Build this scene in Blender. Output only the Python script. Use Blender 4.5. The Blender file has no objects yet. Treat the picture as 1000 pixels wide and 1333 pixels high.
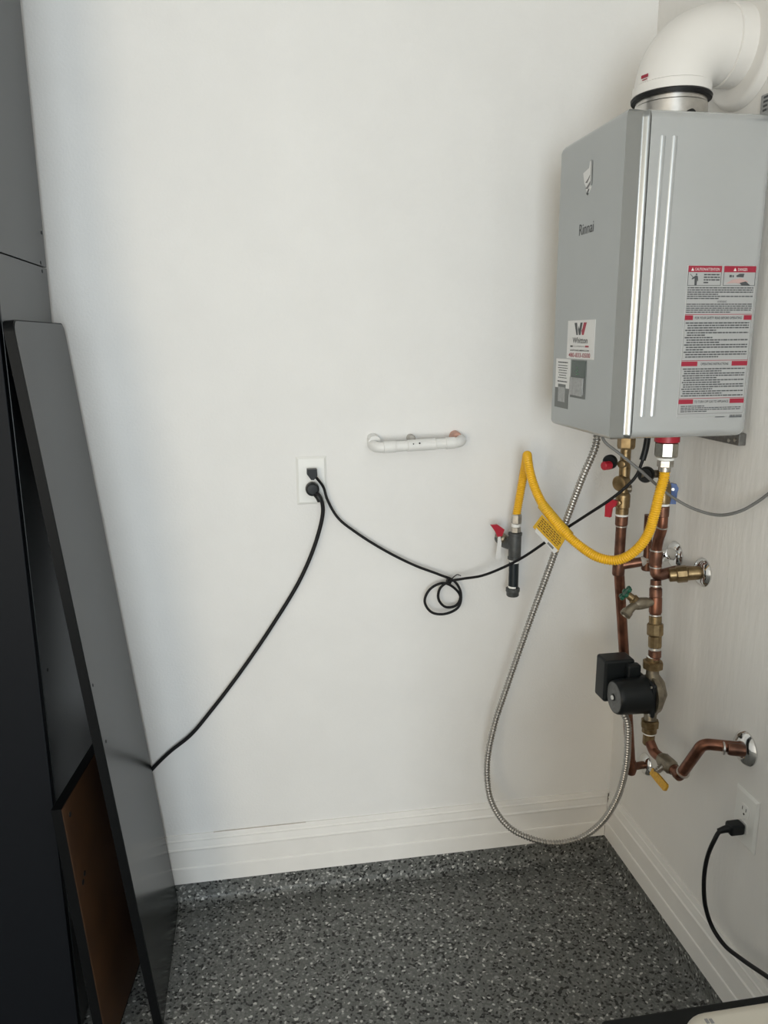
import bpy, bmesh, math, random
from mathutils import Vector, Matrix, Quaternion
random.seed(7)
sc = bpy.context.scene
col = sc.collection
V = Vector

# ------------------------------------------------------------------ camera
CAM = V((-1.0223, -1.9878, 1.5706)); YAW, PITCH, ROLL, FPX = .1635, .2223, -.0078, 1006.73
_f = V((math.sin(YAW)*math.cos(PITCH), math.cos(YAW)*math.cos(PITCH), -math.sin(PITCH)))
_r0 = V((math.cos(YAW), -math.sin(YAW), 0)); _u0 = _r0.cross(_f)
_r = _r0*math.cos(ROLL) + _u0*math.sin(ROLL); _u = -_r0*math.sin(ROLL) + _u0*math.cos(ROLL)
cd = bpy.data.cameras.new('camera'); cam = bpy.data.objects.new('camera', cd); col.objects.link(cam)
cam.matrix_world = Matrix(((_r.x, _u.x, -_f.x, CAM.x), (_r.y, _u.y, -_f.y, CAM.y), (_r.z, _u.z, -_f.z, CAM.z), (0, 0, 0, 1)))
cd.sensor_fit = 'HORIZONTAL'; cd.sensor_width = 36; cd.lens = FPX/1000*36; cd.clip_start = .02
sc.camera = cam

def at(px, py, X=None, Y=None, Z=None):
    """real-world point seen at a photo pixel on a plane of known depth"""
    d = _f + _r*((px-500)/FPX) - _u*((py-666.5)/FPX)
    for i, v in enumerate((X, Y, Z)):
        if v is not None: return CAM + d*((v-CAM[i])/d[i])

# ------------------------------------------------------------------ world, light, exposure
w = bpy.data.worlds.new('world'); sc.world = w; w.use_nodes = True
bg = w.node_tree.nodes['Background']; bg.inputs[0].default_value = (.80, .88, 1, 1); bg.inputs[1].default_value = .5
def area(name, loc, target, sx, sy, e, c):
    l = bpy.data.lights.new(name, 'AREA'); l.shape = 'RECTANGLE'; l.size = sx; l.size_y = sy; l.energy = e; l.color = c
    o = bpy.data.objects.new(name, l); col.objects.link(o); o.location = loc
    o.rotation_euler = (V(target)-V(loc)).to_track_quat('-Z', 'Y').to_euler(); return o
area('daylight_from_garage_door', (-1.55, -5.58, 1.25), (-1.55, 0, 1.35), 1.5, 2.2, 104, (.87, .955, 1))
area('added_side_opening_light', (.06, -2.95, 1.25), (-2, -2.95, 1.25), .8, 2.1, 22, (.93, .975, 1))  # unseen side opening, added to give the heater ribs crisp highlights
area('added_warm_front_light', (-3.45, -5.58, 1.25), (-3.2, 0, 1.35), 1.4, 2.2, 66, (1, .84, .60))  # unseen source, added for warm light from the front left
sc.view_settings.view_transform = 'Standard'; sc.view_settings.look = 'None'
sc.view_settings.exposure = 0.07; sc.view_settings.gamma = 1; sc.view_settings.use_curve_mapping = False

# ------------------------------------------------------------------ materials
def mat(name, c, rough=.5, metal=0, noise=0, nscale=40, bump=0, bscale=200, c2=None, coat=0, spec=None, stretch=None):
    m = bpy.data.materials.new(name); m.use_nodes = True; nt = m.node_tree; b = nt.nodes['Principled BSDF']
    b.inputs['Base Color'].default_value = (*c, 1); b.inputs['Roughness'].default_value = rough
    b.inputs['Metallic'].default_value = metal; b.inputs['Coat Weight'].default_value = coat
    if spec is not None: b.inputs['Specular IOR Level'].default_value = spec
    tc = nt.nodes.new('ShaderNodeTexCoord')
    if noise or c2:
        n = nt.nodes.new('ShaderNodeTexNoise'); n.inputs['Scale'].default_value = nscale; n.inputs['Detail'].default_value = 5
        nt.links.new(tc.outputs['Object'], n.inputs['Vector'])
        r = nt.nodes.new('ShaderNodeValToRGB'); r.color_ramp.elements[0].position = .35; r.color_ramp.elements[1].position = .68
        d = c2 or tuple(x*(1-noise) for x in c)
        r.color_ramp.elements[0].color = (*d, 1); r.color_ramp.elements[1].color = (*c, 1)
        nt.links.new(n.outputs['Fac'], r.inputs['Fac']); nt.links.new(r.outputs['Color'], b.inputs['Base Color'])
    if bump:
        n = nt.nodes.new('ShaderNodeTexNoise'); n.inputs['Scale'].default_value = bscale; n.inputs['Detail'].default_value = 4
        if stretch:
            mp = nt.nodes.new('ShaderNodeMapping'); mp.inputs['Scale'].default_value = stretch
            nt.links.new(tc.outputs['Object'], mp.inputs['Vector']); nt.links.new(mp.outputs['Vector'], n.inputs['Vector'])
        else: nt.links.new(tc.outputs['Object'], n.inputs['Vector'])
        bp = nt.nodes.new('ShaderNodeBump'); bp.inputs['Strength'].default_value = bump; bp.inputs['Distance'].default_value = .002
        nt.links.new(n.outputs['Fac'], bp.inputs['Height']); nt.links.new(bp.outputs['Normal'], b.inputs['Normal'])
    return m
def flake_mat():
    m = bpy.data.materials.new('epoxy_flake'); m.use_nodes = True; nt = m.node_tree; b = nt.nodes['Principled BSDF']
    tc = nt.nodes.new('ShaderNodeTexCoord')
    def layer(scale, stops, seed):
        mp = nt.nodes.new('ShaderNodeMapping'); mp.inputs['Location'].default_value = (seed, seed*.7, seed*.3)
        nt.links.new(tc.outputs['Object'], mp.inputs['Vector'])
        v = nt.nodes.new('ShaderNodeTexVoronoi'); v.inputs['Scale'].default_value = scale
        nt.links.new(mp.outputs['Vector'], v.inputs['Vector'])
        s = nt.nodes.new('ShaderNodeSeparateColor'); nt.links.new(v.outputs['Color'], s.inputs['Color'])
        r = nt.nodes.new('ShaderNodeValToRGB'); r.color_ramp.interpolation = 'CONSTANT'
        e = r.color_ramp.elements
        while len(e) < len(stops): e.new(.5)
        for el, (p, g) in zip(e, stops): el.position = p; el.color = (*g, 1)
        nt.links.new(s.outputs['Red'], r.inputs['Fac']); return r
    a = layer(175, [(0, (.008, .008, .008)), (.17, (.112, .116, .110)), (.45, (.138, .142, .135)), (.75, (.178, .182, .174)), (.91, (.31, .315, .30)), (.965, (.58, .58, .55))], 3)
    c = layer(330, [(0, (.03, .03, .03)), (.25, (.12, .124, .12)), (.6, (.16, .165, .16)), (.9, (.40, .40, .39))], 9)
    mx = nt.nodes.new('ShaderNodeMix'); mx.data_type = 'RGBA'; mx.inputs['Factor'].default_value = .16
    nt.links.new(a.outputs['Color'], mx.inputs['A']); nt.links.new(c.outputs['Color'], mx.inputs['B'])
    nt.links.new(mx.outputs['Result'], b.inputs['Base Color']); b.inputs['Roughness'].default_value = .42
    b.inputs['Specular IOR Level'].default_value = .3
    return m
M = {
 'wall': mat('painted_drywall', (.80, .795, .78), .85, bump=.35, bscale=170, noise=.03, nscale=6),
 'wall_streak': mat('painted_drywall_streaked', (.80, .785, .755), .8, bump=.7, bscale=60, noise=.03, nscale=6, stretch=(1, 1, .22)),
 'trim': mat('white_trim_paint', (.82, .805, .775), .5, noise=.04, nscale=14),
 'gap': mat('dark_gap', (.08, .07, .06), .9),
 'frontdark': mat('darkened_unseen_wall', (.22, .20, .18), .8, noise=.2, nscale=3),  # unseen front wall, darkened so the heater reflects less brightness
 'crack': mat('caulk_crack', (.52, .47, .42), .9),
 'ceil': mat('ceiling_paint', (.8, .79, .77), .9),
 'flake': flake_mat(),
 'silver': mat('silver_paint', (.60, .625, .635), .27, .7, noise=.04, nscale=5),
 'silver_shaded': mat('silver_paint_shaded', (.42, .435, .435), .30, .92, noise=.04, nscale=5),  # darker copy of the heater silver; the front's shade is in the colour
 'steel': mat('brushed_steel', (.62, .60, .57), .28, 1, noise=.15, nscale=60),
 'zinc': mat('zinc_fitting', (.55, .53, .49), .35, 1, noise=.3, nscale=90),
 'nickel': mat('nickel_nut', (.50, .48, .42), .32, 1, noise=.3, nscale=70),
 'chrome': mat('chrome', (.72, .72, .71), .1, 1),
 'copper': mat('aged_copper', (.24, .115, .075), .38, .8, c2=(.12, .06, .042), nscale=45),
 'copper_new': mat('bright_copper', (.28, .122, .075), .34, .85, c2=(.15, .066, .043), nscale=35),
 'brass': mat('aged_brass', (.33, .24, .125), .36, .85, c2=(.19, .13, .065), nscale=60),
 'bronze': mat('pump_bronze', (.33, .29, .22), .42, .8, c2=(.20, .17, .13), nscale=50),
 'solder': mat('solder', (.65, .62, .58), .35, .9),
 'tape': mat('white_thread_tape', (.85, .85, .82), .6),
 'pvc': mat('white_pvc', (.80, .80, .78), .35, noise=.05, nscale=30),
 'vent': mat('white_vent_plastic', (.80, .78, .745), .32, noise=.03, nscale=10),
 'pink': mat('painted_copper_stub', (.62, .36, .28), .5, .2, c2=(.5, .3, .24), nscale=60),
 'greystub': mat('grey_stub', (.45, .43, .40), .6),
 'black': mat('black_rubber', (.008, .008, .009), .5, spec=.25),
 'blackp': mat('black_plastic', (.008, .010, .011), .42, spec=.3),
 'plate': mat('white_outlet_plastic', (.80, .80, .77), .3),
 'slot': mat('outlet_slot', (.02, .02, .02), .8),
 'yellow': mat('yellow_hose_coating', (.86, .48, .015), .38, noise=.12, nscale=60),
 'yellowtag': mat('yellow_tag', (.74, .47, .03), .5, c2=(.60, .33, .02), nscale=300),
 'brassyellow': mat('yellow_lever_sleeve', (.62, .34, .02), .5, c2=(.45, .24, .02), nscale=200),
 'conduit': mat('galvanised_conduit', (.50, .48, .45), .33, 1, noise=.2, nscale=80),
 'red': mat('red_plastic', (.42, .012, .03), .4),
 'redprint': mat('red_print', (.33, .015, .04), .5),
 'blue': mat('blue_plastic', (.02, .075, .26), .4),
 'green': mat('green_plastic', (.01, .085, .05), .35),
 'iron': mat('grey_iron', (.10, .105, .105), .5, .4, noise=.3, nscale=80),
 'ironblack': mat('black_iron_pipe', (.012, .018, .022), .4, .2),
 'greycable': mat('grey_cable', (.17, .17, .165), .5),
 'print': mat('dark_print', (.07, .075, .08), .6),
 'printgrey': mat('grey_print', (.20, .20, .20), .6),
 'sheet': mat('label_sheet', (.50, .51, .515), .35, .45),
 'white': mat('white_sticker', (.72, .72, .71), .5),
 'darksheet': mat('dark_sticker', (.14, .15, .145), .5),
 'lcd': mat('display_glass', (.03, .055, .045), .2),
 'lcdseg': mat('display_segment', (.06, .20, .09), .4),
 'flap': mat('grey_flap', (.38, .39, .39), .45, noise=.25, nscale=120),
 'facegrey': mat('pump_face', (.16, .165, .165), .5, .2, noise=.3, nscale=150),
 'cabgrey': mat('grey_cabinet_laminate', (.016, .018, .019), .30, spec=.7),
 'cabblack': mat('black_cabinet_front', (.004, .005, .007), .5, spec=.12),
 'boardgrey': mat('grey_board_laminate', (.009, .011, .011), .22, spec=.30),
 'boardedge': mat('black_board_edge', (.003, .0035, .004), .45, spec=.10),
 'hardboard': mat('brown_hardboard', (.085, .038, .015), .5, c2=(.055, .025, .011), nscale=9),
 'tableblack': mat('black_table_top', (.007, .008, .008), .55, spec=.15),
 'appl': mat('white_appliance_plastic', (.50, .465, .39), .5),
 'bracket': mat('bracket_steel', (.20, .195, .185), .5, .6, noise=.3, nscale=100),
 'skin': mat('pictogram_pink', (.50, .35, .33), .6),
}

# ------------------------------------------------------------------ geometry helpers
ORG = {}
def tag(o, label=None, cat=None, group=None, kind=None):
    if label: o['label'] = label
    if cat: o['category'] = cat
    if group: o['group'] = group
    if kind: o['kind'] = kind
    return o
def thing(name, loc, label, cat, group=None):
    o = bpy.data.objects.new(name, None); col.objects.link(o); o.location = loc; o.empty_display_size = .05
    ORG[o] = V(loc); return tag(o, label, cat, group)
def frame(axis):
    a = V(axis).normalized(); t = V((0, 0, 1)) if abs(a.z) < .9 else V((1, 0, 0))
    u = t.cross(a).normalized(); return a, u, a.cross(u)
class MB:
    def __init__(s): s.v = []; s.f = []
    def add(s, vs, fs):
        k = len(s.v); s.v += [V(x) for x in vs]; s.f += [tuple(i+k for i in f) for f in fs]; return s
    def bm(s, b):
        b.verts.index_update(); s.add([x.co.copy() for x in b.verts], [[x.index for x in f.verts] for f in b.faces]); b.free(); return s
    def box(s, x0, x1, y0, y1, z0, z1, r=0, seg=3, mtx=None):
        b = bmesh.new(); bmesh.ops.create_cube(b, size=1)
        for x in b.verts: x.co = V(((x0+x1)/2+x.co.x*(x1-x0), (y0+y1)/2+x.co.y*(y1-y0), (z0+z1)/2+x.co.z*(z1-z0)))
        if r: bmesh.ops.bevel(b, geom=b.edges[:], offset=r, segments=seg, affect='EDGES', profile=.5)
        if mtx is not None: bmesh.ops.transform(b, matrix=mtx, verts=b.verts)
        return s.bm(b)
    def lathe(s, p, axis, prof, seg=24, phase=0, caps=True):
        a, u, w_ = frame(axis); p = V(p); n = len(prof); k = len(s.v)
        vs = [p + a*t + (u*math.cos(phase+2*math.pi*i/seg) + w_*math.sin(phase+2*math.pi*i/seg))*r for t, r in prof for i in range(seg)]
        fs = [(j*seg+i, j*seg+(i+1) % seg, (j+1)*seg+(i+1) % seg, (j+1)*seg+i) for j in range(n-1) for i in range(seg)]
        if caps: fs += [tuple(range(seg-1, -1, -1)), tuple((n-1)*seg+i for i in range(seg))]
        return s.add(vs, fs)
    def tube(s, pts, rad, seg=14, caps=True):
        pts = [V(q) for q in pts]; n = len(pts)
        tg = [(pts[min(i+1, n-1)]-pts[max(i-1, 0)]).normalized() for i in range(n)]
        _, u, _2 = frame(tg[0]); vs = []
        for i in range(n):
            if i:
                ax = tg[i-1].cross(tg[i])
                if ax.length > 1e-9: u = Quaternion(ax.normalized(), tg[i-1].angle(tg[i])) @ u
            u = (u - tg[i]*u.dot(tg[i])).normalized(); w_ = tg[i].cross(u); r = rad[i] if hasattr(rad, '__len__') else rad
            vs += [pts[i] + (u*math.cos(2*math.pi*k/seg) + w_*math.sin(2*math.pi*k/seg))*r for k in range(seg)]
        fs = [(j*seg+i, j*seg+(i+1) % seg, (j+1)*seg+(i+1) % seg, (j+1)*seg+i) for j in range(n-1) for i in range(seg)]
        if caps: fs += [tuple(range(seg-1, -1, -1)), tuple((n-1)*seg+i for i in range(seg))]
        return s.add(vs, fs)
    def prism(s, poly, d):
        """closed polygon (list of points) pushed along vector d"""
        n = len(poly); d = V(d); vs = [V(q) for q in poly] + [V(q)+d for q in poly]
        return s.add(vs, [tuple(range(n-1, -1, -1)), tuple(range(n, 2*n))] + [(i, (i+1) % n, n+(i+1) % n, n+i) for i in range(n)])
    def build(s, name, m, parent=None, loc=None, angle=40, flat=False):
        org = ORG[parent] if parent else V(loc or (0, 0, 0))
        me = bpy.data.meshes.new(name); me.from_pydata([x-org for x in s.v], [], s.f)
        b = bmesh.new(); b.from_mesh(me); bmesh.ops.recalc_face_normals(b, faces=b.faces[:]); b.to_mesh(me); b.free()
        me.materials.append(M[m] if isinstance(m, str) else m)
        if not flat:
            me.polygons.foreach_set('use_smooth', [True]*len(me.polygons)); me.set_sharp_from_angle(angle=math.radians(angle))
        o = bpy.data.objects.new(name, me); col.objects.link(o)
        if parent: o.parent = parent
        else: o.location = org
        if not flat and len(s.f) < 3000:
            wn = o.modifiers.new('weighted_normal', 'WEIGHTED_NORMAL'); wn.keep_sharp = True; wn.weight = 80
        ORG[o] = org; return o
def spline(pts, step=.004):
    pts = [V(q) for q in pts]; P = [pts[0]*2-pts[1]] + pts + [pts[-1]*2-pts[-2]]; out = []
    for i in range(1, len(P)-2):
        p0, p1, p2, p3 = P[i-1:i+3]
        t0 = 0; t1 = t0+max((p1-p0).length, 1e-6)**.5; t2 = t1+max((p2-p1).length, 1e-6)**.5; t3 = t2+max((p3-p2).length, 1e-6)**.5
        for k in range(40):
            t = t1+(t2-t1)*k/40
            a1 = p0*((t1-t)/(t1-t0))+p1*((t-t0)/(t1-t0)); a2 = p1*((t2-t)/(t2-t1))+p2*((t-t1)/(t2-t1)); a3 = p2*((t3-t)/(t3-t2))+p3*((t-t2)/(t3-t2))
            b1 = a1*((t2-t)/(t2-t0))+a2*((t-t0)/(t2-t0)); b2 = a2*((t3-t)/(t3-t1))+a3*((t-t1)/(t3-t1))
            out.append(b1*((t2-t)/(t2-t1))+b2*((t-t1)/(t2-t1)))
    out.append(pts[-1])
    L = [0]
    for a, b in zip(out, out[1:]): L.append(L[-1]+(b-a).length)
    n = max(2, int(L[-1]/step)); res = []; j = 0
    for k in range(n+1):
        d = L[-1]*k/n
        while j < len(L)-2 and L[j+1] < d: j += 1
        res.append(out[j].lerp(out[j+1], (d-L[j])/max(L[j+1]-L[j], 1e-9)))
    return res
def fillet(pts, R, n=8):
    pts = [V(q) for q in pts]; out = [pts[0]]
    for a, b, c in zip(pts, pts[1:], pts[2:]):
        d1 = (a-b).normalized(); d2 = (c-b).normalized(); ang = d1.angle(d2)
        t = min(R/math.tan(ang/2), (a-b).length*.49, (c-b).length*.49); p, q = b+d1*t, b+d2*t
        for k in range(n+1):
            s_ = k/n; out.append(p*(1-s_)**2 + b*(2*s_*(1-s_)) + q*s_**2)
    out.append(pts[-1]); return out
def corrugated(path, r, pitch, depth, per=4):
    L = 0; rad = []
    for i, q in enumerate(path):
        if i: L += (q-path[i-1]).length
        rad.append(r - depth*(.5-.5*math.cos(2*math.pi*L/pitch)))
    return rad
def text(s, size, o, right, up, m, parent, name='lettering', width=None, depth=.0003, bold=0):
    cu = bpy.data.curves.new('t', 'FONT'); cu.body = s; cu.size = 1; cu.extrude = 0; cu.offset = bold; cu.resolution_u = 3
    ob = bpy.data.objects.new('t', cu); col.objects.link(ob); bpy.context.view_layer.update()
    me0 = bpy.data.meshes.new_from_object(ob.evaluated_get(bpy.context.evaluated_depsgraph_get()))
    bpy.data.objects.remove(ob)
    xs = [v.co.x for v in me0.vertices]; ys = [v.co.y for v in me0.vertices]
    x0, x1, y0, y1 = min(xs), max(xs), min(ys), max(ys)
    sy = size/(y1-y0); sx = (width/(x1-x0)) if width else sy
    right, up, o = V(right), V(up), V(o); n = right.cross(up)
    mb = MB(); mb.add([o + right*((v.co.x-(x0+x1)/2)*sx) + up*((v.co.y-y0)*sy) + n*depth for v in me0.vertices], [tuple(p.vertices) for p in me0.polygons])
    return mb.build(name, m, parent, flat=True)
class Face:
    """flat 2-D drawing board on a panel: u to the right, v up, n outwards (metres)"""
    def __init__(s, o, right, up): s.o, s.r, s.u = V(o), V(right), V(up); s.n = s.r.cross(s.u)
    def p(s, a, b, h=0): return s.o + s.r*a + s.u*b + s.n*h
    def rect(s, mb, a0, a1, b0, b1, h0, h1): return mb.prism([s.p(a0, b0, h0), s.p(a1, b0, h0), s.p(a1, b1, h0), s.p(a0, b1, h0)], s.n*(h1-h0))
    def poly(s, mb, pts, h0, h1): return mb.prism([s.p(a, b, h0) for a, b in pts], s.n*(h1-h0))

# ------------------------------------------------------------------ the setting
XL, YF, ZC = -4.6, -5.5, 2.75
ZB, ZT, TB = .0635, .2119, .014
def struct(o): o['kind'] = 'structure'; return o
struct(MB().box(XL-.1, .1, YF, .1, -.1, 0).build('floor', 'flake', loc=(XL/2, YF/2, 0)))
struct(MB().box(XL-.1, .1, 0, .1, 0, ZC).build('wall_back', 'wall', loc=(XL/2, 0, 0)))
struct(MB().box(0, .1, -2.5, 0, 0, ZC).box(0, .1, YF, -3.4, 0, ZC).box(0, .1, -3.4, -2.5, 2.35, ZC).build('wall_right', 'wall_streak', loc=(0, YF/2, 0)))
struct(MB().box(XL-.1, XL, YF, 0, 0, ZC).build('wall_left', 'wall', loc=(XL, YF/2, 0)))
struct(MB().box(XL-.1, -4.2, YF-.1, YF, 0, ZC).box(-2.7, -2.35, YF-.1, YF, 0, ZC).box(-4.2, -2.7, YF-.1, YF, 2.4, ZC).box(-.75, .1, YF-.1, YF, 0, ZC).box(-2.35, -.75, YF-.1, YF, 2.4, ZC).build('wall_front', 'frontdark', loc=(XL/2, YF, 0)))
struct(MB().box(XL-.1, .1, YF, .1, ZC, ZC+.1).build('ceiling', 'ceil', loc=(XL/2, YF/2, ZC)))
H = ZT-ZB
prof = [(0, 0), (TB, 0), (TB, .30*H), (TB-.0015, .325*H), (TB-.004, .335*H), (TB-.004, .66*H), (TB-.0035, .68*H), (TB-.001, .70*H), (TB-.001, .72*H), (TB-.004, .745*H), (TB-.005, .80*H), (TB-.0068, .86*H), (TB-.005, .875*H), (TB-.005, .895*H), (TB-.0075, .915*H), (TB-.0085, .97*H), (TB-.010, H), (0, H)]
struct(MB().prism([(XL, -d, ZB+z) for d, z in prof], (-XL-.0005, 0, 0)).build('baseboard_back', 'trim', loc=(XL/2, 0, ZB), angle=25))
struct(MB().prism([(-d, -2.5, ZB+z) for d, z in prof], (0, 2.5-TB-.001, 0)).build('baseboard_right', 'trim', loc=(0, YF/2, ZB), angle=25))
# dark open joint where the two boards meet, and the crack along the top of the boards
struct(MB().prism([(-.0125, -.0152, ZB+.002), (-.0145, -.0152, ZB+.002), (-.0145, -.0152, ZB+.035), (-.0138, -.0152, ZB+.035)], (0, .002, 0)).build('trim_1', 'gap', loc=(-.0135, -.014, ZB)))
struct(MB().box(-.0086, -.0068, -.0135, -.011, ZB+.055, ZT-.006).build('trim_2', 'gap', loc=(-.008, -.012, ZB)))
struct(MB().box(-1.19, -.93, -.0046, -.0036, ZT-.0005, ZT+.0012).build('trim_5', 'crack', loc=(-1.06, -.004, ZT)))
# flake coated kerb that the baseboards stand on, coved into the floor
def cove(fl):
    q = [(0, ZB-.0004), (.010, ZB-.0004), (.0115, ZB-.004), (.012, .022)]
    for k in range(1, 6):
        a = k/6*math.pi/2; q.append((.012+.020*(1-math.cos(a)), .022-.020*math.sin(a)))
    return q+[(.034, .0006), (0, .0006)]
struct(MB().prism([(XL, -d, z) for d, z in cove(0)], (-XL-.0005, 0, 0)).build('trim_3', 'flake', loc=(XL/2, 0, 0)))
struct(MB().prism([(-d, -2.5, z) for d, z in cove(0)], (0, 2.5-.036, 0)).build('trim_4', 'flake', loc=(0, YF/2, 0)))

# ------------------------------------------------------------------ tall cabinet at the left
CX = -1.482
t = thing('tall_cabinet', (-1.83, -.21, 0), 'tall grey laminate cabinet with black doors against the white wall', 'cabinet')
zs = at(60, 349, X=CX).z
def sidepanel(z0, z1): return MB().box(CX-.018, CX, -.400, -.022, z0, z1, .0012, 2).build('side_panel', 'cabgrey', t)
sidepanel(.004, zs-.0012); sidepanel(zs+.0012, 2.42)
MB().box(-2.18, CX-.018, -.398, -.024, .004, 2.42).build('carcass', 'cabgrey', t)
for z0, z1 in ((.004, zs-.002), (zs+.002, 2.40)):
    d = MB().box(-1.828, CX-.001, -.422, -.4015, z0, z1, .003, 2).build('door', 'cabblack', t)
    MB().box(-1.80, -1.785, -.45, -.422, (z0+z1)/2-.08, (z0+z1)/2+.08, .005, 2).build('handle', 'steel', d)
    d = MB().box(-2.18, -1.831, -.422, -.4015, z0, z1, .003, 2).build('door', 'cabblack', t)
    MB().box(-1.875, -1.86, -.45, -.422, (z0+z1)/2-.08, (z0+z1)/2+.08, .005, 2).build('handle', 'steel', d)
for px, py in ((54, 303), (53, 342), (55, 353), (62, 872)):
    q = at(px, py, X=CX)
    MB().lathe(q, (1, 0, 0), [(-.003, .0042), (.0006, .0042), (.0012, .003)], 12).build('screw', 'blackp', t)

# ------------------------------------------------------------------ leaning boards
a0, a1 = V((-1.297, 0, .002)), V((-1.457, 0, 1.606)); up = (a1-a0).normalized(); nx = up.cross(V((0, 1, 0))).normalized()
if nx.x < 0: nx = -nx
t = thing('leaning_board', (-1.30, -.21, 0), 'long grey board with rounded corners leaning against the tall cabinet side', 'board')
Lb = (a1-a0).length
def board(t, o, up, yv, w_, h_, th, rc, nm, face, edge):
    poly = []
    for cx, cy, s0 in ((rc, h_-rc, 90), (w_-rc, h_-rc, 0)):
        rng = [s0+90-k*15 for k in range(7)]
        poly += [(cx+rc*math.cos(math.radians(a)), cy+rc*math.sin(math.radians(a))) for a in rng]
    poly = [(0, 0)] + poly + [(w_, 0)]
    P = lambda a, b, n: o+yv*a+up*b+nm*n
    e = MB().prism([P(a, b, -th) for a, b in poly], nm*(th-.0012)); e.build('edge_core', edge, t)
    c = MB().prism([P(a+(.0025 if a < w_/2 else -.0025), b-(.0025 if b > .1 else 0), -.0012) for a, b in poly], nm*.0012); c.build('face_laminate', face, t)
board(t, V((a0.x, -.425, a0.z+.002)), up, V((0, 1, 0)), .405, Lb, .020, .022, nx, 'boardgrey', 'boardedge')
for px, py in ((121, 892), (138, 965)):
    e_ = at(px, py, Y=-.3); o_ = V((a0.x, -.425, a0.z+.002)); dd = e_-CAM; q = CAM+dd*((o_-CAM).dot(nx)/dd.dot(nx))
    MB().lathe(q, nx, [(-.0005, .0035), (.0004, .0035)], 10).build('screw_hole', 'slot', t)
b0 = at(143, 1381, Z=.002); b1 = V((-1.373, -.212, .002)); yv = (b1-b0).normalized()
tn = V((b0.x-.043, b0.y, .636)); upb = (tn-b0).normalized(); nb = upb.cross(yv).normalized()
if nb.x < 0: nb = -nb
t = thing('hardboard_panel', (b0.x, -.32, 0), 'short brown hardboard panel with black edges propped behind the long grey board', 'panel')
Pb = lambda a, b, n: b0+yv*a+upb*b+nb*n
hb = (tn-b0).length
MB().prism([Pb(0, .006, -.021), Pb(.30, .006, -.021), Pb(.30, hb, -.021), Pb(0, hb, -.021)], nb*.0205).build('edge_core', 'boardedge', t)
MB().prism([Pb(.002, .012, -.0005), Pb(.298, .012, -.0005), Pb(.298, hb-.002, -.0005), Pb(.002, hb-.002, -.0005)], nb*.001).build('brown_face', 'hardboard', t)
for a, b in ((.035, hb-.035), (.035, hb-.20), (.05, hb-.19), (.03, .06)):
    MB().lathe(Pb(a, b, 0), nb, [(0, .006), (.0012, .006), (.002, .004)], 14).build('screw_cap', 'blackp', t)

# ------------------------------------------------------------------ outlets
def outlet(loc, nrm, label, w_=.0785, h_=.126):
    t = thing('wall_outlet', loc, label, 'outlet')
    n = V(nrm); r_ = V((0, 0, 1)).cross(n).normalized() ; F = Face(loc, r_, (0, 0, 1)); F.n = n
    b = bmesh.new(); bmesh.ops.create_cube(b, size=1)
    mt = Matrix(((r_.x, 0, n.x, loc[0]), (r_.y, 0, n.y, loc[1]), (r_.z, 1, n.z, loc[2]), (0, 0, 0, 1)))
    mb = MB()
    c0, c1 = [(-w_/2, -h_/2), (w_/2, -h_/2), (w_/2, h_/2), (-w_/2, h_/2)], []
    k = .006; c1 = [(x-math.copysign(k, x), y-math.copysign(k, y)) for x, y in c0]
    vs = [F.p(x, y, .0005) for x, y in c0]+[F.p(x, y, .002) for x, y in c0]+[F.p(x, y, .0062) for x, y in c1]
    mb.add(vs, [(3, 2, 1, 0), (8, 9, 10, 11)]+[(j*4+i, j*4+(i+1) % 4, (j+1)*4+(i+1) % 4, (j+1)*4+i) for j in range(2) for i in range(4)])
    mb.build('cover_plate', 'plate', t, angle=15); b.free()
    for s in (1, -1):
        cz = s*.0195; R = .0172
        pts = [(max(-.0145, min(.0145, R*math.cos(2*math.pi*i/28))), cz+max(-.0145, min(.0145, R*math.sin(2*math.pi*i/28)))) for i in range(28)]
        q = MB(); F.poly(q, pts, .0055, .0085); rc = q.build('receptacle', 'plate', t)
        for a in (-.0062, .0062):
            q = MB(); F.rect(q, a-.001, a+.001, cz+.0005, cz+.0085, .0084, .0088); q.build('slot', 'slot', rc)
        q = MB(); F.poly(q, [(.0026*math.cos(2*math.pi*i/12), cz-.0075+.0026*math.sin(2*math.pi*i/12)) for i in range(12)], .0084, .0088); q.build('ground_slot', 'slot', rc)
    MB().lathe(F.p(0, 0, .006), n, [(0, .0032), (.0012, .003), (.0018, .0018)], 12).build('screw', 'plate', t)
    return t, F
O1 = V((-.8851, 0, 1.2086)); O2 = V((0, -.6352, .5376))
outlet(O1, (0, -1, 0), 'white duplex outlet with two black plugs below the white pipe loop', )
outlet(O2, (-1, 0, 0), 'white duplex outlet low on the side wall with one black plug')

# ------------------------------------------------------------------ power cords
def cord(name, pts, r, label, step=.006, base=None, m='black'):
    path = spline(pts, step); t = thing(name, base or path[0], label, 'cord')
    MB().tube(path, r, 10).build('cable', m, t); return t, path
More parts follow.
